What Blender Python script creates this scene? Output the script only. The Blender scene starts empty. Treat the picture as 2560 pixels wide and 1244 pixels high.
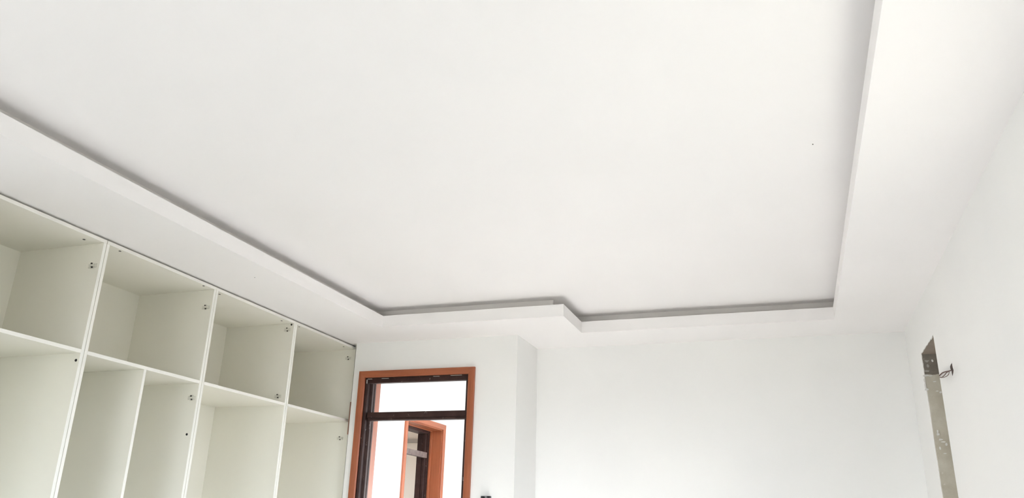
import bpy, bmesh, math, random
from mathutils import Vector, Matrix
random.seed(7)
scene = bpy.context.scene
C = scene.collection

# ------------------------------------------------------------------ camera
CAM_H = 1.35                                   # eye height above the floor
YAW, PITCH, ROLL, FPX = -0.340668904, 0.342145384, 0.0281591515, 1973.96
fw = Vector((math.sin(YAW)*math.cos(PITCH), math.cos(YAW)*math.cos(PITCH), math.sin(PITCH)))
r0 = Vector((math.cos(YAW), -math.sin(YAW), 0)); u0 = r0.cross(fw)
cr, sr = math.cos(ROLL), math.sin(ROLL)
rt = cr*r0 + sr*u0; up = -sr*r0 + cr*u0
cd = bpy.data.cameras.new('camera'); cam = bpy.data.objects.new('camera', cd); C.objects.link(cam)
cam.matrix_world = Matrix(((rt.x, up.x, -fw.x, 0), (rt.y, up.y, -fw.y, 0), (rt.z, up.z, -fw.z, CAM_H), (0, 0, 0, 1)))
cd.sensor_fit = 'HORIZONTAL'; cd.sensor_width = 36.0; cd.lens = FPX*36.0/2560.0
cd.clip_start = 0.02; cd.clip_end = 200
scene.camera = cam

# ------------------------------------------------------------------ sky, sun, exposure
w = bpy.data.worlds.new('sky'); scene.world = w; w.use_nodes = True
bg = w.node_tree.nodes['Background']
bg.inputs[0].default_value = (0.80, 0.90, 1.0, 1); bg.inputs[1].default_value = 20.0
sd = bpy.data.lights.new('sun', 'SUN'); sd.energy = 88; sd.angle = math.radians(1.5); sd.color = (1.0, 0.975, 0.955)
sun = bpy.data.objects.new('sun', sd); C.objects.link(sun)
sun.location = (9, -4, 7)
sun.rotation_euler = Vector((-0.62, 0.64, -0.44)).to_track_quat('-Z', 'Y').to_euler()
scene.view_settings.view_transform = 'Standard'; scene.view_settings.look = 'None'
scene.view_settings.gamma = 1; scene.view_settings.use_curve_mapping = False
scene.view_settings.exposure = 0.02
cy = scene.cycles
cy.max_bounces = 9; cy.diffuse_bounces = 8; cy.glossy_bounces = 2; cy.use_adaptive_sampling = True; cy.adaptive_threshold = 0.08; cy.use_denoising = True
cy.sample_clamp_indirect = 10; cy.caustics_reflective = False; cy.caustics_refractive = False

def portal(name, loc, direction, sx, sy):      # window openings: guides sky light in, gives no light of its own
    d = bpy.data.lights.new(name, 'AREA'); d.shape = 'RECTANGLE'; d.size = sx; d.size_y = sy
    d.cycles.is_portal = True
    o = bpy.data.objects.new(name, d); C.objects.link(o); o.location = loc
    o.rotation_euler = Vector(direction).to_track_quat('-Z', 'Z').to_euler()

# ------------------------------------------------------------------ materials
def mat(name): 
    m = bpy.data.materials.new(name); m.use_nodes = True
    return m, m.node_tree, m.node_tree.nodes['Principled BSDF']
def nd(nt, t, **kw):
    n = nt.nodes.new(t)
    for k, v in kw.items(): setattr(n, k, v)
    return n
def mix(nt, fac, a, b):
    n = nd(nt, 'ShaderNodeMix', data_type='RGBA')
    for idx, v in ((0, fac), (6, a), (7, b)):
        if hasattr(v, 'is_linked'): nt.links.new(v, n.inputs[idx])
        elif idx == 0: n.inputs[0].default_value = v
        else: n.inputs[idx].default_value = (*v, 1)
    return n.outputs[2]
def noise(nt, scale, detail=3, rough=0.5, stretch=None):
    tc = nd(nt, 'ShaderNodeTexCoord'); n = nd(nt, 'ShaderNodeTexNoise')
    n.inputs['Scale'].default_value = scale; n.inputs['Detail'].default_value = detail; n.inputs['Roughness'].default_value = rough
    if stretch:
        mp = nd(nt, 'ShaderNodeMapping'); mp.inputs['Scale'].default_value = stretch
        nt.links.new(tc.outputs['Object'], mp.inputs[0]); nt.links.new(mp.outputs[0], n.inputs['Vector'])
    else: nt.links.new(tc.outputs['Object'], n.inputs['Vector'])
    return n.outputs['Fac']
def ramp(nt, fac, lo, hi):
    n = nd(nt, 'ShaderNodeMapRange'); nt.links.new(fac, n.inputs[0])
    n.inputs[1].default_value = lo; n.inputs[2].default_value = hi
    return n.outputs[0]
def bump(nt, b, fac, strength, dist=0.002):
    n = nd(nt, 'ShaderNodeBump'); n.inputs['Strength'].default_value = strength; n.inputs['Distance'].default_value = dist
    nt.links.new(fac, n.inputs['Height']); nt.links.new(n.outputs[0], b.inputs['Normal'])
def paint(name, c1, c2, rough=0.7, scale=1.3):
    m, nt, b = mat(name)
    nt.links.new(mix(nt, ramp(nt, noise(nt, scale, 2), 0.35, 0.65), c1, c2), b.inputs['Base Color'])
    b.inputs['Roughness'].default_value = rough; b.inputs['Specular IOR Level'].default_value = 0.25
    return m
M = {}
M['wall'] = paint('white_wall_paint', (0.86, 0.86, 0.845), (0.84, 0.84, 0.83), 0.55)
M['ceiling'] = paint('white_ceiling_paint', (0.87, 0.852, 0.845), (0.86, 0.842, 0.835), 0.8)
M['far_wall'] = paint('cream_wall_paint', (0.80, 0.72, 0.64), (0.78, 0.70, 0.62), 0.7)
M['floor'] = paint('beige_screed', (0.45, 0.44, 0.432), (0.41, 0.402, 0.395), 0.6, 3)
M['ground'] = paint('dark_ground', (0.11, 0.105, 0.09), (0.09, 0.09, 0.075), 0.9, 0.5)  # kept dark to limit light bounced in through the windows
M['melamine'] = paint('white_melamine_board', (0.80, 0.79, 0.745), (0.79, 0.78, 0.73), 0.5, 2)
M['board'] = paint('cream_melamine_board', (0.80, 0.785, 0.715), (0.79, 0.775, 0.70), 0.5, 2)
M['toned'] = paint('shade_toned_gypsum', (0.80, 0.775, 0.755), (0.77, 0.745, 0.725), 0.9, 3)  # greyer than the ceiling paint: cove trough shade put into the colour
M['taupe'] = paint('taupe_strip', (0.38, 0.34, 0.30), (0.35, 0.31, 0.28), 0.7)

m, nt, b = mat('varnished_timber'); M['wood'] = m
g = noise(nt, 6, 5, 0.6, (9, 9, 0.6))
c = mix(nt, ramp(nt, g, 0.3, 0.7), (0.37, 0.108, 0.044), (0.29, 0.079, 0.032))
nt.links.new(c, b.inputs['Base Color']); b.inputs['Roughness'].default_value = 0.42; bump(nt, b, g, 0.1)
m, nt, b = mat('varnished_timber_head'); M['wood_h'] = m
g = noise(nt, 6, 5, 0.6, (0.6, 0.6, 9))
c = mix(nt, ramp(nt, g, 0.3, 0.7), (0.37, 0.108, 0.044), (0.29, 0.079, 0.032))
nt.links.new(c, b.inputs['Base Color']); b.inputs['Roughness'].default_value = 0.42; bump(nt, b, g, 0.1)

m, nt, b = mat('dark_brown_steel_paint'); M['steel'] = m
g = noise(nt, 14, 4, 0.6); s = ramp(nt, noise(nt, 33, 4, 0.7, (1, 1, 0.5)), 0.66, 0.74)
c = mix(nt, ramp(nt, g, 0.35, 0.7), (0.032, 0.015, 0.013), (0.055, 0.028, 0.024))
nt.links.new(mix(nt, s, c, (0.36, 0.31, 0.29)), b.inputs['Base Color'])
b.inputs['Specular IOR Level'].default_value = 0.2; b.inputs['Roughness'].default_value = 0.5; bump(nt, b, g, 0.15)
m, nt, b = mat('dusty_brown_steel'); M['dusty'] = m
g = noise(nt, 20, 5, 0.7)
nt.links.new(mix(nt, ramp(nt, g, 0.3, 0.75), (0.10, 0.07, 0.062), (0.24, 0.19, 0.175)), b.inputs['Base Color']); b.inputs['Roughness'].default_value = 0.75

def cement(name, c1, c2, white_lo, white_hi):
    m, nt, b = mat(name)
    g = noise(nt, 6, 6, 0.65); s = ramp(nt, noise(nt, 26, 5, 0.65), white_lo, white_hi)
    c = mix(nt, ramp(nt, g, 0.3, 0.7), c1, c2)
    nt.links.new(mix(nt, s, c, (0.75, 0.74, 0.71)), b.inputs['Base Color'])
    b.inputs['Roughness'].default_value = 0.85; bump(nt, b, noise(nt, 60, 5, 0.7), 0.5, 0.003)
    return m
M['cement'] = cement('grey_cement_render', (0.64, 0.615, 0.54), (0.47, 0.43, 0.35), 0.66, 0.74)
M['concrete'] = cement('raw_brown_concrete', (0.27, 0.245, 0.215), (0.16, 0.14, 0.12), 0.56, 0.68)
M['soffit_c'] = cement('brown_cement', (0.34, 0.285, 0.24), (0.26, 0.215, 0.18), 0.7, 0.8)
def plain(name, col, rough=0.5, metal=0.0):
    m, nt, b = mat(name); g = noise(nt, 40, 2)
    nt.links.new(mix(nt, g, col, tuple(x*0.8 for x in col)), b.inputs['Base Color'])
    b.inputs['Roughness'].default_value = rough; b.inputs['Metallic'].default_value = metal
    return m
M['plaster'] = plain('white_plaster_chip', (0.86, 0.86, 0.84), 0.8)
M['smear'] = cement('smeared_plaster', (0.52, 0.50, 0.47), (0.30, 0.27, 0.24), 0.62, 0.7)
M['crumb'] = plain('dusty_plaster_crumb', (0.42, 0.39, 0.37), 0.9)
M['batten'] = plain('dull_brown_timber', (0.26, 0.13, 0.085), 0.7)
M['plate'] = plain('pale_hinge_plate', (0.72, 0.705, 0.63), 0.45)
M['screw'] = plain('dark_screw', (0.045, 0.04, 0.035), 0.5)
M['hole'] = plain('dark_drilled_hole', (0.02, 0.018, 0.016), 0.9)
M['wire'] = plain('rusty_wire', (0.13, 0.055, 0.04), 0.6, 0.3)
M['leaf'] = plain('rusty_tin', (0.10, 0.075, 0.065), 0.6, 0.2)
M['black'] = plain('black_plastic', (0.025, 0.025, 0.028), 0.4)
M['grey_metal'] = plain('grey_metal', (0.30, 0.30, 0.31), 0.4, 0.6)
M['alu'] = plain('window_aluminium', (0.55, 0.55, 0.55), 0.4, 0.5)

# ------------------------------------------------------------------ helpers
Z = CAM_H                                    # heights below are given above eye level and lifted by Z
def wloc(parent):
    p = Vector((0, 0, 0))
    while parent is not None: p = p + parent.location; parent = parent.parent
    return p
def link(name, me, m, parent=None, loc=(0, 0, 0)):
    o = bpy.data.objects.new(name, me); C.objects.link(o)
    if m is not None and not me.materials: me.materials.append(m)
    o.parent = parent; o.location = Vector(loc) - wloc(parent)
    return o
def tag(o, label, cat, group=None, kind=None):
    o['label'] = label; o['category'] = cat
    if group: o['group'] = group
    if kind: o['kind'] = kind
    return o
def empty(name, loc):
    o = bpy.data.objects.new(name, None); C.objects.link(o); o.location = loc; o.empty_display_size = 0.1
    return o
cache = {}
def banded(o):                               # white edge banding on the board's front edge, cream laminate elsewhere
    me = o.data
    if len(me.materials) == 1:
        me.materials.append(M['melamine'])
        for p in me.polygons:
            if p.normal.x > 0.5: p.material_index = 1
    return o
def box(name, x0, x1, y0, y1, z0, z1, m, parent=None, bev=0.0):
    """box in world x, y and height above eye level"""
    d = (round(x1-x0, 5), round(y1-y0, 5), round(z1-z0, 5), m.name, bev)
    me = cache.get(d)
    if me is None:
        bm = bmesh.new(); bmesh.ops.create_cube(bm, size=1)
        bmesh.ops.scale(bm, vec=d[:3], verts=bm.verts)
        if bev: bmesh.ops.bevel(bm, geom=bm.edges[:], offset=bev, segments=2, affect='EDGES', profile=0.5)
        me = bpy.data.meshes.new(name); bm.to_mesh(me); bm.free(); cache[d] = me
    return link(name, me, m, parent, ((x0+x1)/2, (y0+y1)/2, (z0+z1)/2 + Z))
def mesh(name, verts, faces, m, parent=None, loc=(0, 0, 0), smooth=False):
    me = bpy.data.meshes.new(name)
    L = Vector(loc)
    me.from_pydata([tuple(Vector(v)-L) for v in verts], [], faces)
    bm = bmesh.new(); bm.from_mesh(me); bmesh.ops.recalc_face_normals(bm, faces=bm.faces[:]); bm.to_mesh(me); bm.free()
    if smooth:
        for p in me.polygons: p.use_smooth = True
    return link(name, me, m, parent, loc)
def slab(name, us, vs, keep, w0, w1, axes, m, parent=None):
    """cells of a grid over (u, v), extruded from w0 to w1; only outer faces are made. axes maps (u, v, w) to x, y, z"""
    us = sorted(set(us)); vs = sorted(set(vs)); V = {}; verts = []; faces = []
    def vid(i, j, k):
        key = (i, j, k)
        if key not in V:
            V[key] = len(verts); c = (us[i], vs[j], (w0, w1)[k]); p = [0, 0, 0]
            for a, x in zip(axes, c): p[a] = x
            p[2] += Z; verts.append(tuple(p))
        return V[key]
    nu, nv = len(us)-1, len(vs)-1
    K = lambda i, j: 0 <= i < nu and 0 <= j < nv and keep((us[i]+us[i+1])/2, (vs[j]+vs[j+1])/2)
    for i in range(nu):
        for j in range(nv):
            if not K(i, j): continue
            for k in (0, 1): faces.append((vid(i, j, k), vid(i+1, j, k), vid(i+1, j+1, k), vid(i, j+1, k)))
            for (di, dj, a, b_) in ((-1, 0, (i, j), (i, j+1)), (1, 0, (i+1, j), (i+1, j+1)), (0, -1, (i, j), (i+1, j)), (0, 1, (i, j+1), (i+1, j+1))):
                if not K(i+di, j+dj): faces.append((vid(*a, 0), vid(*b_, 0), vid(*b_, 1), vid(*a, 1)))
    return mesh(name, verts, faces, m, parent)
def inside(p, q, x0, x1, y0, y1): return x0 < p < x1 and y0 < q < y1
def tube(name, pts, rad, m, parent=None, loc=(0, 0, 0), n=6):
    verts, faces = [], []
    pts = [Vector(p) for p in pts]
    for i, p in enumerate(pts):
        t = (pts[min(i+1, len(pts)-1)] - pts[max(i-1, 0)]).normalized()
        a = t.cross(Vector((0, 0, 1)) if abs(t.z) < 0.9 else Vector((1, 0, 0))).normalized(); b_ = t.cross(a)
        for k in range(n):
            th = 2*math.pi*k/n; verts.append(p + rad*(math.cos(th)*a + math.sin(th)*b_))
    for i in range(len(pts)-1):
        for k in range(n): faces.append((i*n+k, i*n+(k+1) % n, (i+1)*n+(k+1) % n, (i+1)*n+k))
    faces.append(tuple(range(n))); faces.append(tuple(range((len(pts)-1)*n, len(pts)*n)))
    return mesh(name, verts, faces, m, parent, loc, True)
def ray(px, py): return fw + rt*((px-1280)/FPX) - up*((py-622)/FPX)
def on(axis, val, px, py):                   # photograph pixel -> point on a known wall plane (height above eye level)
    d = ray(px, py); return d*(val/d[axis])

# ------------------------------------------------------------------ dimensions (metres, heights above eye level)
FL = -CAM_H
XL, XR = -3.805, 0.79                         # left and right wall faces
YR, YD, YB = -3.2, 5.37, 5.86                # rear wall, door wall, deeper back wall
ZS, ZT, ZU = 1.355, 1.437, 1.500             # soffit, cove lip top, upper ceiling
XK = -1.84                                   # step between door wall and deeper wall

# ------------------------------------------------------------------ room shell
o = box('floor', XL-0.2, XR+0.25, YR-0.2, 6.0, FL-0.1, FL, M['floor']); tag(o, 'beige screed floor of the room', 'floor', kind='structure')
o = box('ground', -60, 60, -60, 60, FL-0.6, FL-0.5, M['ground']); tag(o, 'dark ground outside the house', 'ground', kind='structure')
o = box('wall_left', XL-0.2, XL, YR-0.2, 5.7, FL, ZU+0.1, M['wall']); tag(o, 'white wall behind the open wardrobe units', 'wall', kind='structure')
# rear wall (behind the viewer) with a wide glazed opening
RW = (-2.2, -0.1, FL+0.06, 0.78)
o = slab('wall_rear', [XL-0.2, RW[0], RW[1], XR+0.25], [FL, RW[2], RW[3], ZU+0.1], lambda a, b_: not inside(a, b_, *RW), YR-0.2, YR, (0, 2, 1), M['wall'])
tag(o, 'white wall opposite the doorway, behind the viewer', 'wall', kind='structure')
o = box('sun_block_slab', RW[0]-0.6, RW[1]+0.6, YR-1.9, YR-0.2, 0.98, 1.14, M['wall']); tag(o, 'white slab added out of view to keep sun off the sliding window', 'sunblocker', kind='structure')  # unseen overhang, added only to block sun from the rear window
# right wall: niche near the far corner and a window beside the viewer
NY0, NY1, NZ = 4.81, 5.312, 1.085
SW = (1.30, 2.95, -0.45, 0.80)
o = slab('wall_right', [YR-0.2, SW[0], SW[1], NY0, NY1, 6.0], [FL, SW[2], SW[3], NZ, ZU+0.1],
         lambda a, b_: not inside(a, b_, *SW) and not (NY0 < a < NY1 and b_ < NZ), XR, XR+0.22, (1, 2, 0), M['wall'])
wall_right = tag(o, 'white right-hand wall with a tall grey cement niche cut in it', 'wall', kind='structure')
# door wall + step + deeper wall
DX0, DX1, DZ = -3.095, -2.185, 1.092         # rough door opening
def wb(name, *a): return box(name, *a, M['wall'])
o = slab('wall_back', [XL-0.2, -3.178, DX0, DX1, XK], [FL, DZ, ZU+0.1],
         lambda a, b_: a > -3.178 and not (DX0 < a < DX1 and b_ < DZ), YD, 5.555, (0, 2, 1), M['wall'])
tag(o, 'white wall around the timber-framed doorway', 'wall', kind='structure')
o = slab('wall_step', [XL-0.2, -3.178], [FL, ZU+0.1], lambda a, b_: True, 5.463, 5.555, (0, 2, 1), M['wall'])
tag(o, 'white wall closing off the end of the wardrobe row', 'wall', kind='structure')
o = slab('wall_deep', [-2.0, XK, XR+0.22], [5.555, YB, 6.0], lambda a, b_: a < XK or b_ > YB, FL, ZU+0.1, (0, 1, 2), M['wall'])
tag(o, 'plain white wall set back to the right of the doorway', 'wall', kind='structure')

# ceiling: upper slab, dropped soffit with cove lip and cove back
o = box('ceiling', XL-0.2, XR+0.25, YR-0.2, 6.0, ZU, ZU+0.1, M['ceiling']); ceiling = tag(o, 'flat white upper ceiling of the stepped tray', 'ceiling', kind='structure')
RX0, RX1, RX2 = -2.722, -1.370, 0.328
RY0, RY1, RY2 = -0.95, 4.928, 5.415
def tray(x, y, e):                            # inside the stepped recess, grown by e
    return (RX0-e < x < RX2+e and RY0-e < y < RY1+e) or (RX1-e < x < RX2+e and RY1 < y < RY2+e)
TL, SB = 0.022, 0.098
def grid(*es):
    xs, ys = [XL, XR], [YR, 5.37, YB]
    for e in es:
        xs += [RX0-e, RX1-e, RX2+e]; ys += [RY0-e, RY1+e, RY2+e]
    return xs, ys
cd_ = empty('ceiling_border', (XL, YR, ZS+Z)); tag(cd_, 'dropped white ceiling border with stepped cove edge', 'ceiling', kind='structure')
xs, ys = grid(TL)
fit = lambda x, y: y < YD or x > XK           # stops at the door wall left of the step
def soff(x, y): return not tray(x, y, TL) and (fit(x, y) or (x < -3.178 and y < 5.463))
slab('soffit', xs+[XK, -3.178], ys+[5.463], soff, ZS, ZS+0.013, (0, 1, 2), M['ceiling'], cd_)
xs, ys = grid(0, TL)
slab('cove_lip', xs, ys, lambda x, y: tray(x, y, TL) and not tray(x, y, 0), ZS, ZT, (0, 1, 2), M['ceiling'], cd_)
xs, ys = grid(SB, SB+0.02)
slab('cove_back', xs, ys, lambda x, y: tray(x, y, SB+0.02) and not tray(x, y, SB), ZS+0.013, ZU, (0, 1, 2), M['toned'], cd_)
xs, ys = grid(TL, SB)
slab('cove_floor', xs, ys, lambda x, y: tray(x, y, SB) and not tray(x, y, TL), ZS+0.0131, ZS+0.018, (0, 1, 2), M['toned'], cd_)  # added grey layer, cuts light bounced inside the trough

# hall beyond the doorway
HX, HXR, HYB = -3.823, -0.6, 8.77
D2 = (7.600, 8.550, 1.092)
o = box('hall_floor', HX-0.3, HXR+0.2, 5.555, HYB+0.2, FL-0.1, FL, M['floor']); tag(o, 'beige screed floor of the hall', 'floor', kind='structure')
o = box('hall_ceiling', HX-0.3, HXR+0.2, 5.555, HYB+0.2, 1.75, 1.85, M['ceiling']); tag(o, 'white ceiling of the hall behind the doorway', 'ceiling', kind='structure')
o = slab('wall_hall_left', [5.555, D2[0], D2[1], HYB+0.2], [FL, D2[2], 1.75], lambda a, b_: not (D2[0] < a < D2[1] and b_ < D2[2]), HX-0.29, HX, (1, 2, 0), M['wall'])
tag(o, 'white hall wall holding the second timber doorway', 'wall', kind='structure')
o = box('wall_hall_back', HX, HXR+0.2, HYB, HYB+0.2, FL, 1.75, M['wall']); tag(o, 'white wall at the far end of the hall', 'wall', kind='structure')
HW = (6.2, 8.3, -0.8, 1.2)
o = slab('wall_hall_right', [5.98, HW[0], HW[1], HYB], [FL, HW[2], HW[3], 1.75], lambda a, b_: not inside(a, b_, *HW), HXR, HXR+0.2, (1, 2, 0), M['wall'])
tag(o, 'white hall wall with window, out of view', 'wall', kind='structure')
# room beyond the second doorway
FX, FY0, FY1 = -7.6, 6.4, 10.6
FXR = HX-0.29
o = box('far_room_floor', FX-0.2, FXR, FY0-0.2, FY1+0.2, FL-0.1, FL, M['floor']); tag(o, 'beige floor of the far room', 'floor', kind='structure')
o = box('far_room_ceiling', FX-0.2, FXR, FY0-0.2, FY1+0.2, 1.9, 2.0, M['ceiling']); tag(o, 'ceiling of the far room', 'ceiling', kind='structure')
far = box('wall_far_room_back', FX, FXR, FY1, FY1+0.2, FL, 1.9, M['far_wall']); tag(far, 'cream wall glimpsed through the second doorway', 'wall', kind='structure')
o = box('wall_far_room_near', FX, FXR, FY0-0.2, FY0, FL, 1.9, M['far_wall']); tag(o, 'cream near wall of the far room', 'wall', kind='structure')
o = box('wall_far_room_right', FXR-0.02, FXR+0.1, HYB+0.2, FY1, FL, 1.9, M['far_wall']); tag(o, 'cream side wall of the far room', 'wall', kind='structure')
FW = (7.6, 9.6, -0.4, 1.0)
o = slab('wall_far_room_left', [FY0-0.2, FW[0], FW[1], FY1+0.2], [FL, FW[2], FW[3], 1.9], lambda a, b_: not inside(a, b_, *FW), FX-0.2, FX, (1, 2, 0), M['far_wall'])
tag(o, 'cream window wall of the far room', 'wall', kind='structure')
zz = on(1, FY1, 1030, 1102).z
o = box('trim_1', FX, FXR-0.02, FY1-0.06, FY1, zz-0.027, zz+0.027, M['taupe']); tag(o, 'taupe strip across cream wall seen through second doorway', 'trim', kind='structure')

# windows (all beside or behind the viewer, or round the corner): frames of aluminium bars
def window(name, axis, pos, a0, a1, z0, z1, label, n=3):
    root = empty(name, ((a0, pos, z0+Z) if axis == 1 else (pos, a0, z0+Z))); tag(root, label, 'window', kind='structure')
    def bar(nm, u0, u1, v0, v1):
        if axis == 1: box(nm, u0, u1, pos-0.025, pos+0.025, v0, v1, M['alu'], root)
        else: box(nm, pos-0.025, pos+0.025, u0, u1, v0, v1, M['alu'], root)
    t = 0.05
    bar('window_frame', a0, a1, z0, z0+t); bar('window_frame', a0, a1, z1-t, z1)
    bar('window_frame', a0, a0+t, z0+t, z1-t); bar('window_frame', a1-t, a1, z0+t, z1-t)
    for k in range(1, n):
        u = a0 + (a1-a0)*k/n; bar('mullion', u-0.02, u+0.02, z0+t, z1-t)
window('window_4', 1, YR-0.1, *RW, 'wide aluminium sliding window opposite the doorway', 4)
window('window_1', 0, XR+0.12, *SW, 'aluminium window in the right-hand wall')
rw = bpy.data.objects['window_1']
box('bounce_cut_sill', XR, XR+0.22, SW[0], SW[1], SW[2]-0.0, SW[2]+0.008, M['concrete'], rw)  # unseen dark linings added here to cut light bounced onto the soffit
for a in (SW[0], SW[1]-0.006): box('bounce_cut_reveal', XR, XR+0.22, a, a+0.006, SW[2]+0.008, SW[3], M['cement'], rw)
window('window_2', 0, HXR+0.1, *HW, 'aluminium window of the hall')
window('window_3', 0, FX-0.1, *FW, 'aluminium window of the far room')
def P(name, axis, pos, a0, a1, z0, z1, direction):
    c = ((a0+a1)/2, pos, (z0+z1)/2+Z) if axis == 1 else (pos, (a0+a1)/2, (z0+z1)/2+Z)
    portal(name, c, direction, a1-a0, z1-z0)
P('portal_rear', 1, YR-0.2, *RW, (0, 1, 0)); P('portal_right', 0, XR+0.22, *SW, (-1, 0, 0))
P('portal_hall', 0, HXR+0.2, *HW, (-1, 0, 0)); P('portal_far', 0, FX-0.2, *FW, (1, 0, 0))

# ------------------------------------------------------------------ wardrobe units
XF, XBK, TH = -3.225, -3.795, 0.018
YU = [2.052, 2.903, 3.753, 4.602, 5.458]
ZTOP, ZSH = 1.3425, 0.773
LAB = ['open white wardrobe unit cut off by the left edge of the photo',
       'open white wardrobe unit with an upright divider under its shelf',
       'open undivided white wardrobe unit between the divided one and the one by the door',
       'open white wardrobe unit at the end of the row beside the door']
units = []
for i in range(4):
    y0, y1 = YU[i]+0.0013, YU[i+1]-0.0013
    u = empty('wardrobe_unit', (XF, (y0+y1)/2, 0)); tag(u, LAB[i], 'wardrobe', 'row of open wardrobe units'); units.append(u)
    dz = (0, 0.0015, 0, -0.001)[i]
    bvl = 0.0012
    for s in (0, 1):
        a = y0 if s == 0 else y1-TH
        banded(box('side_panel', XBK, XF, a, a+TH, FL, ZTOP-TH, M['board'], u, bvl))
    banded(box('top_panel', XBK, XF+dz, y0, y1, ZTOP-TH, ZTOP, M['board'], u, bvl))
    banded(box('shelf', XBK+0.004, XF, y0+TH, y1-TH, ZSH-TH, ZSH, M['board'], u, bvl))
    banded(box('bottom_panel', XBK+0.004, XF, y0+TH, y1-TH, FL+0.08, FL+0.08+TH, M['board'], u, bvl))
    box('plinth', XF-0.06, XF-0.044, y0+TH, y1-TH, FL, FL+0.08, M['board'], u)
    box('back_panel', XBK-0.006, XBK+0.003, y0, y1, FL, ZTOP, M['board'], u)
    if i == 1:
        banded(box('divider', XBK+0.004, XF, 3.300, 3.300+TH, FL+0.08+TH, ZSH-TH, M['board'], u, bvl))
# hinge plates and screw holes on the side panels (each is under its own unit)
def disc_mesh(r, h, n=12):
    bm = bmesh.new(); bmesh.ops.create_cone(bm, cap_ends=True, segments=n, radius1=r, radius2=r*0.85, depth=h)
    me = bpy.data.meshes.new('disc'); bm.to_mesh(me); bm.free(); return me
def plate_mesh():
    bm = bmesh.new()
    for (sx, sy, sz, ox) in ((0.052, 0.004, 0.020, 0), (0.030, 0.010, 0.012, 0.004), (0.016, 0.005, 0.030, -0.002)):
        r = bmesh.ops.create_cube(bm, size=1); bmesh.ops.scale(bm, vec=(sx, sy, sz), verts=r['verts'])
        bmesh.ops.translate(bm, vec=(ox, -sy/2, 0), verts=r['verts'])
    me = bpy.data.meshes.new('hinge_plate'); bm.to_mesh(me); bm.free(); return me
PLM = plate_mesh(); SCM = disc_mesh(0.0052, 0.004); HOM = disc_mesh(0.0072, 0.003); MKM = disc_mesh(0.007, 0.002)
for me, k in ((PLM, 'plate'), (SCM, 'screw'), (HOM, 'hole'), (MKM, 'screw')): me.materials.append(M[k])
def hinge(i, px, py):
    yi = YU[i+1]-0.0013-TH; p = on(1, yi, px, py); p.z += Z
    o = link('hinge_plate', PLM, None, units[i], p)
    for (dx, dz) in ((-0.003, 0.010), (0.004, -0.009)):
        s = link('screw', SCM, None, o, p + Vector((dx, -0.008, dz))); s.rotation_euler.x = math.pi/2
def hole(i, px, py):
    yi = YU[i+1]-0.0013-TH; p = on(1, yi, px, py); p.z += Z
    s = link('dark_plug', HOM, None, units[i], p + Vector((0, -0.001, 0))); s.rotation_euler.x = math.pi/2
def mark(i, px, py):
    p = on(2, ZTOP-TH, px, py); p.z += Z
    link('cam_screw', MKM, None, units[i], p - Vector((0, 0, 0.0005)))
for a in ((0, 232, 664), (1, 515, 768), (1, 480, 994), (2, 719, 824), (2, 695, 990), (3, 871, 895), (3, 850, 1095)): hinge(*a)
for a in ((0, 190, 900), (1, 467, 1085), (2, 729, 811)): hole(*a)
for a in ((0, 210, 598), (1, 300, 627), (1, 509, 714), (2, 549, 735), (2, 704, 801), (3, 748, 816), (3, 859, 866)): mark(*a)

# ------------------------------------------------------------------ timber and steel door frames
PROF = [(0.0, 0.0), (0.0, 0.016), (0.004, 0.020), (0.030, 0.024), (0.046, 0.024), (0.050, 0.020), (0.050, 0.0)]
def architrave(root, T, a0, a1, zt, d0, sgn, m, mh, wd=0.05):
    """three mitred pieces round an opening a0..a1 up to zt; T(a, d, z) maps to the world; the moulding stands out of d0 towards sgn"""
    pr = [(u*wd/0.05, v) for u, v in PROF]; n = len(pr)
    for kind in ('l', 'r', 'h'):
        lo, hi = [], []
        for u, v in pr:
            d = d0 + sgn*v
            if kind == 'l': lo.append(T(a0-u, d, FL)); hi.append(T(a0-u, d, zt+u))
            if kind == 'r': lo.append(T(a1+u, d, FL)); hi.append(T(a1+u, d, zt+u))
            if kind == 'h': lo.append(T(a0-u, d, zt+u)); hi.append(T(a1+u, d, zt+u))
        f = [(k, (k+1) % n, n+(k+1) % n, n+k) for k in range(n)] + [tuple(range(n)), tuple(range(n, 2*n))]
        mesh('architrave', lo+hi, f, mh if kind == 'h' else m, root, root.location)
def bx(name, root, T, a0, a1, d0, d1, z0, z1, m, bev=0.0):
    vs = [T(a, d, z) for a in (a0, a1) for d in (d0, d1) for z in (z0, z1)]
    f = [(0, 1, 3, 2), (4, 5, 7, 6), (0, 1, 5, 4), (2, 3, 7, 6), (0, 2, 6, 4), (1, 3, 7, 5)]
    o = mesh(name, vs, f, m, root, root.location)
    if bev:
        bm = bmesh.new(); bm.from_mesh(o.data); bmesh.ops.bevel(bm, geom=bm.edges[:], offset=bev, segments=2, affect='EDGES', profile=0.5)
        bm.to_mesh(o.data); bm.free()
    return o
def steel_side(root, T, a_out, a_in, d0, d1, zt):
    """rolled steel jamb: front face with rounded nose, rebate, second leaf"""
    s = 1 if a_in > a_out else -1; wd = abs(a_in-a_out)
    prof = [(0, d0), (wd*0.35, d0-0.004), (wd*0.62, d0), (wd*0.68, d0+0.012), (wd*0.68, d0+0.034), (wd, d0+0.040), (wd, d0+0.066), (wd*0.82, d0+0.068),
            (wd*0.82, d0+0.074), (wd, d0+0.076), (wd, d1), (0, d1)]
    n = len(prof)
    lo = [T(a_out+s*u, d, FL) for u, d in prof]; hi = [T(a_out+s*u, d, zt) for u, d in prof]
    f = [(k, (k+1) % n, n+(k+1) % n, n+k) for k in range(n)] + [tuple(range(n)), tuple(range(n, 2*n))]
    return mesh('steel_jamb', lo+hi, f, M['steel'], root, root.location)

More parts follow.
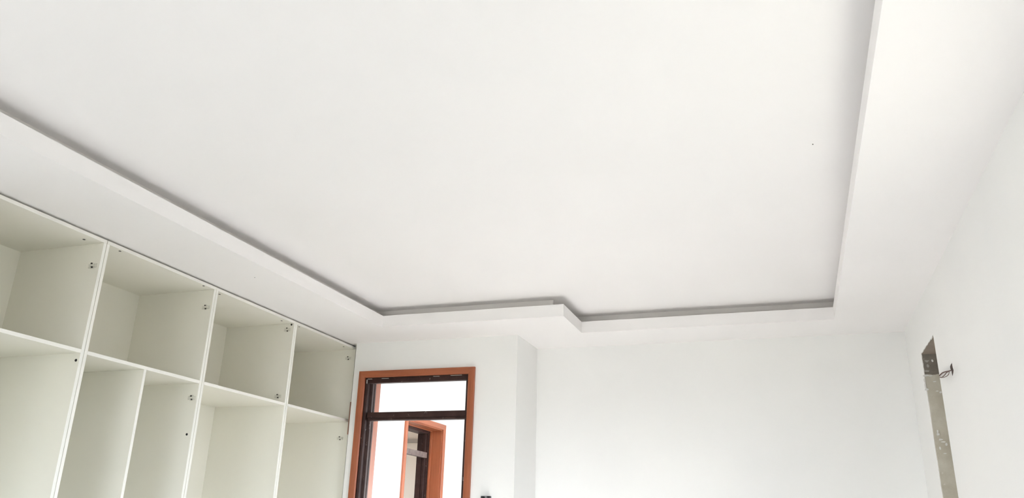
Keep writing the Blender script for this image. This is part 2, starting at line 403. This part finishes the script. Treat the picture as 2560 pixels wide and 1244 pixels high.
# first doorway: room side architrave, steel frame, timber lining, hall side architrave
T1 = lambda a, d, z: Vector((a, YD+d, z+Z))
d1 = empty('door_1', (-2.64, YD, 0)); tag(d1, 'tall doorway with orange timber surround, dark steel frame and open transom light', 'doorway', kind='structure')
architrave(d1, T1, -3.071, -2.212, 1.078, 0.0, -1, M['wood'], M['wood_h'])
for k in range(2):
    steel_side(d1, T1, (-3.087, -2.190)[k], (-3.030, -2.252)[k], 0.010, 0.104, 1.088)
bx('steel_head', d1, T1, -3.087, -2.190, 0.010, 0.050, 1.038, 1.088, M['steel'], 0.003)
bx('steel_head', d1, T1, -3.030, -2.226, 0.052, 0.104, 1.048, 1.088, M['steel'], 0.002)
tb = bx('transom_bar', d1, T1, -3.040, -2.216, 0.012, 0.070, 0.774, 0.817, M['steel'], 0.003)
bx('rebate_strip', d1, T1, -3.036, -2.220, 0.020, 0.075, 0.757, 0.7735, M['steel'], 0.002)
for k in range(2):
    a = ((-3.094, -3.034), (-2.216, -2.186))[k]
    bx('lining', d1, T1, a[0], a[1], 0.105, 0.184, FL, 1.0755, M['wood'], 0.002)
bx('lining', d1, T1, -3.094, -2.186, 0.105, 0.184, 1.076, 1.0905, M['wood_h'], 0.002)
architrave(d1, T1, -3.050, -2.206, 1.080, 0.186, 1, M['wood'], M['wood_h'])
# plaster crumbs left in the corner between timber and steel
for (px, py, sx, sz) in ((916.5, 953, 0.004, 0.030), (924, 946.5, 0.035, 0.004), (962, 945, 0.06, 0.003), (1140, 937.0, 0.09, 0.0035), (1090, 939.5, 0.05, 0.0025)):
    p = on(1, YD-0.004, px, py)
    bx('plaster_crumb', d1, T1, p.x-sx/2, p.x+sx/2, -0.004, 0.009, p.z-sz/2, p.z+sz/2, M['crumb'], 0.001)

# second doorway in the hall's left wall: hall side architrave, lining, bead, steel frame behind
T2 = lambda a, d, z: Vector((HX-d, a, z+Z))
d2 = empty('door_2', (HX, 8.08, 0)); tag(d2, 'second orange timber doorway seen through the first one', 'doorway', kind='structure')
architrave(d2, T2, 7.632, 8.546, 1.076, 0.0, -1, M['wood'], M['wood_h'], 0.058)
for k in range(2):
    a = ((7.602, 7.630), (8.536, 8.548))[k]
    bx('lining', d2, T2, a[0], a[1], 0.001, 0.118, FL, 1.065, M['wood'], 0.002)
    a = ((7.602, 7.642), (8.524, 8.548))[k]
    bx('bead', d2, T2, a[0], a[1], 0.119, 0.145, FL, 1.055, M['wood'], 0.003)
bx('lining', d2, T2, 7.602, 8.548, 0.001, 0.118, 1.0655, 1.09, M['wood_h'], 0.002)
bx('bead', d2, T2, 7.602, 8.548, 0.119, 0.145, 1.0555, 1.09, M['wood_h'], 0.003)
for k in range(2):
    steel_side(d2, T2, (7.602, 8.548)[k], (7.655, 8.508)[k], 0.150, 0.288, 1.09)
bx('steel_head', d2, T2, 7.655, 8.508, 0.150, 0.288, 1.030, 1.09, M['steel'], 0.003)
bx('transom_bar', d2, T2, 7.655, 8.508, 0.158, 0.205, 0.757, 0.818, M['dusty'], 0.003)

# brown timber batten between wardrobe end and door wall
pa, pb = on(1, YD-0.002, 880, 1004), on(1, YD-0.002, 873, 1085)
o = box('timber_batten', -3.187, -3.1785, YD-0.003, 5.455, pb.z, pa.z, M['batten'])
tag(o, 'short brown timber strip on the wall edge between wardrobe and doorway', 'batten')

# ------------------------------------------------------------------ niche in the right wall
nr = empty('niche_lining', (XR+0.1, (NY0+NY1)/2, 0)); tag(nr, 'unpainted grey cement lining of the tall niche in the right wall', 'niche', kind='structure')
ND = 0.218; zsplit = on(1, NY1-0.012, 2312, 936).z
def ragged(name, pts, y0, y1, m):             # outline in (x, z) on the jamb, given thickness in y
    n = len(pts); vs = [(x, y0, z+Z) for x, z in pts] + [(x, y1, z+Z) for x, z in pts]
    return mesh(name, vs, [(k, (k+1) % n, n+(k+1) % n, n+k) for k in range(n)] + [tuple(range(n)), tuple(range(n, 2*n))], m, nr, nr.location)
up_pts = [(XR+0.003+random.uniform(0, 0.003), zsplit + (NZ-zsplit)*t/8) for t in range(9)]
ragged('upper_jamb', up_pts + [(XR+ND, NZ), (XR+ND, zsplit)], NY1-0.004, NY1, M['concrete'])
lo_pts = [(XR+0.002+random.uniform(0, 0.002), FL + (zsplit-FL)*t/30) for t in range(31)]
edge = [(XR+0.03, zsplit+0.002), (XR+0.05, zsplit-0.004), (XR+0.075, zsplit+0.002), (XR+0.1, zsplit-0.003), (XR+ND, zsplit)]
ragged('lower_jamb', lo_pts + edge + [(XR+ND, FL)], NY1-0.012, NY1, M['cement'])
box('soffit', XR+0.003, XR+ND, NY0, NY1-0.004, NZ-0.006, NZ, M['soffit_c'], nr)
box('niche_back', XR+ND, XR+0.24, NY0-0.05, NY1+0.05, FL, NZ+0.05, M['cement'], nr)
box('near_jamb', XR+0.003, XR+ND, NY0, NY0+0.006, FL, NZ-0.006, M['cement'], nr)
# white plaster chips along the broken edge
def chip(px, py, w_, h_, seed):
    rnd = random.Random(seed); p = on(1, NY1-0.014, px, py)
    pts = []
    for k in range(9):
        th = 2*math.pi*k/9; rr = rnd.uniform(0.65, 1.1)
        pts.append((p.x + math.cos(th)*w_*rr/2, p.z + math.sin(th)*h_*rr/2))
    ragged('plaster_chip', pts, NY1-0.018, NY1-0.003, M['plaster'])
for k, a in enumerate(((2314, 938, .035, .014), (2326, 939, .030, .008), (2336, 953, .018, .007), (2311, 951, .010, .03), (2313, 963, .010, .04), (2317, 973, .022, .013),
                       (2351, 980, .014, .014), (2343, 977, .02, .007), 
                       (2345, 1085, .02, .016), (2352, 1098, .026, .012), (2366, 1110, .012, .022), (2358, 1104, .03, .008), (2362, 1133, .022, .006), (2350, 1120, .012, .02), (2344, 1078, .01, .02))):
    chip(*a, k)
# broken paint along the niche head
for k, (t, l, h_) in enumerate(((0.14, 0.034, 0.009), (0.30, 0.036, 0.005), (0.47, 0.036, 0.004), (0.68, 0.04, 0.004), (0.86, 0.036, 0.006))):
    y = NY0 + (NY1-NY0)*t; x0, x1, zt_ = XR+0.0004, XR+0.0024, NZ-0.0004+Z
    vs = [(x0, y-l, zt_), (x0, y+l, zt_), (x0, y+l*0.35, zt_-h_), (x0, y-l*0.1, zt_-h_*0.6), (x0, y-l*0.5, zt_-h_*0.9)]
    n = len(vs); vs += [(x1, y_, z_) for _, y_, z_ in vs]
    mesh('plaster_chip', vs, [tuple(range(n)), tuple(range(n, 2*n))] + [(q, (q+1) % n, n+(q+1) % n, n+q) for q in range(n)], M['plaster'], nr, nr.location)
# pale smears on the bare upper jamb
for k, (px, py, w_, h_) in enumerate(((2317, 902, .030, .016), (2331, 901, .013, .018), (2320, 914, .016, .030), (2318, 927, .034, .014))):
    rnd = random.Random(40+k); p = on(1, NY1-0.005, px, py); pts = []
    for q in range(11):
        th = 2*math.pi*q/11; rr = rnd.uniform(0.55, 1.1); pts.append((p.x + math.cos(th)*w_*rr/2, p.z + math.sin(th)*h_*rr/2))
    ragged('plaster_smear', pts, NY1-0.0055, NY1-0.003, M['smear'] if k != 1 else M['plaster'])

# twisted wire with a tin leaf poking out of the niche's near edge
A = on(0, XR-0.003, 2349, 940); A.z += Z
wr = empty('binding_wire', A); tag(wr, 'rusty twisted wire with a tin leaf sticking out of the niche edge', 'wire')
def spline(P_, n=6):
    out = []
    for q in range(len(P_)-1):
        p0, p1, p2, p3 = P_[max(q-1, 0)], P_[q], P_[q+1], P_[min(q+2, len(P_)-1)]
        for j in range(n):
            t = j/n; out.append(0.5*((2*p1) + (p2-p0)*t + (2*p0-5*p1+4*p2-p3)*t*t + (3*p1-p0-3*p2+p3)*t**3))
    return out + [P_[-1]]
for k, (rad, pl) in enumerate(((0.0030, ((2349, 938, .003), (2356, 931.5, .012), (2364, 928.5, .018), (2372, 927, .021), (2381, 924, .022))),
                               (0.0022, ((2350, 942, .004), (2354, 943, .009), (2361, 937.5, .02), (2366, 931, .024), (2372, 927.2, .021))),
                               (0.0016, ((2350, 942, .006), (2358, 942.8, .018), (2366, 940, .025), (2371.5, 935, .026), (2373, 927.5, .021))))):
    pts = []
    for px, py, off in pl:
        p = on(0, XR-off, px, py); p.z += Z; pts.append(p)
    tube('wire_strand', spline(pts), rad, M['wire'], wr, A)
L0 = on(0, XR-0.022, 2381, 924); LY = L0.y-0.002
poly = [(2379.2, 907), (2380.3, 913), (2381.8, 919), (2383.8, 925), (2382.8, 932), (2381.3, 939.5), (2379.6, 933), (2379.0, 926), (2376.3, 921.5), (2375.2, 916), (2376.6, 911)]
vs = []
for dy in (0, 0.004):
    for px, py in poly:
        p = on(1, LY, px, py); vs.append((p.x, LY+dy - 0.006*abs(py-923)/16, p.z+Z))
n = len(poly)
mesh('tin_leaf', vs, [tuple(range(n)), tuple(range(n, 2*n))] + [(q, (q+1) % n, n+(q+1) % n, n+q) for q in range(n)], M['leaf'], wr, A)

# ------------------------------------------------------------------ switch box beside the doorway (only its top shows)
sx0, sx1 = on(1, YD-0.02, 1202.5, 1239).x, on(1, YD-0.02, 1225.5, 1240).x; zt = on(1, YD-0.02, 1214, 1239).z
sb = empty('switch_box', ((sx0+sx1)/2, YD, zt-0.075+Z)); tag(sb, 'black switch box with loose wires on the wall right of the doorway', 'switch box')
xc = (sx0+sx1)/2; wd = sx1-sx0
for (a, b2, c, d) in ((sx0, sx1, zt-0.006, zt), (sx0, sx1, zt-0.078, zt-0.072), (sx0, sx0+0.006, zt-0.072, zt-0.006), (sx1-0.006, sx1, zt-0.072, zt-0.006)):
    box('box_wall', a, b2, YD-0.024, YD, c, d, M['black'], sb, 0.001)
box('box_back', sx0, sx1, YD-0.006, YD, zt-0.078, zt, M['black'], sb)
box('fixing_lug', xc-0.004, xc+0.012, YD-0.028, YD-0.022, zt-0.012, zt+0.001, M['grey_metal'], sb, 0.001)
for k in range(3):
    px = xc + (k-1)*0.017
    pts = [Vector((px + 0.012*math.sin(j*0.9+k), YD-0.006-0.045*math.sin(j/8*math.pi), zt-0.065+0.062*j/8+Z)) for j in range(9)]
    tube('loose_wire', pts, 0.0028, (M['black'], M['grey_metal'], M['black'])[k], sb, sb.location)

# ------------------------------------------------------------------ tiny marks on the ceilings
for (z, px, py, par) in ((ZS, 637, 693, cd_), (ZU, 2032, 360, ceiling)):
    p = on(2, z, px, py); p.z += Z
    o = link('nail_head', disc_mesh(0.0025, 0.002), M['screw'], par, p - Vector((0, 0, 0.001)))
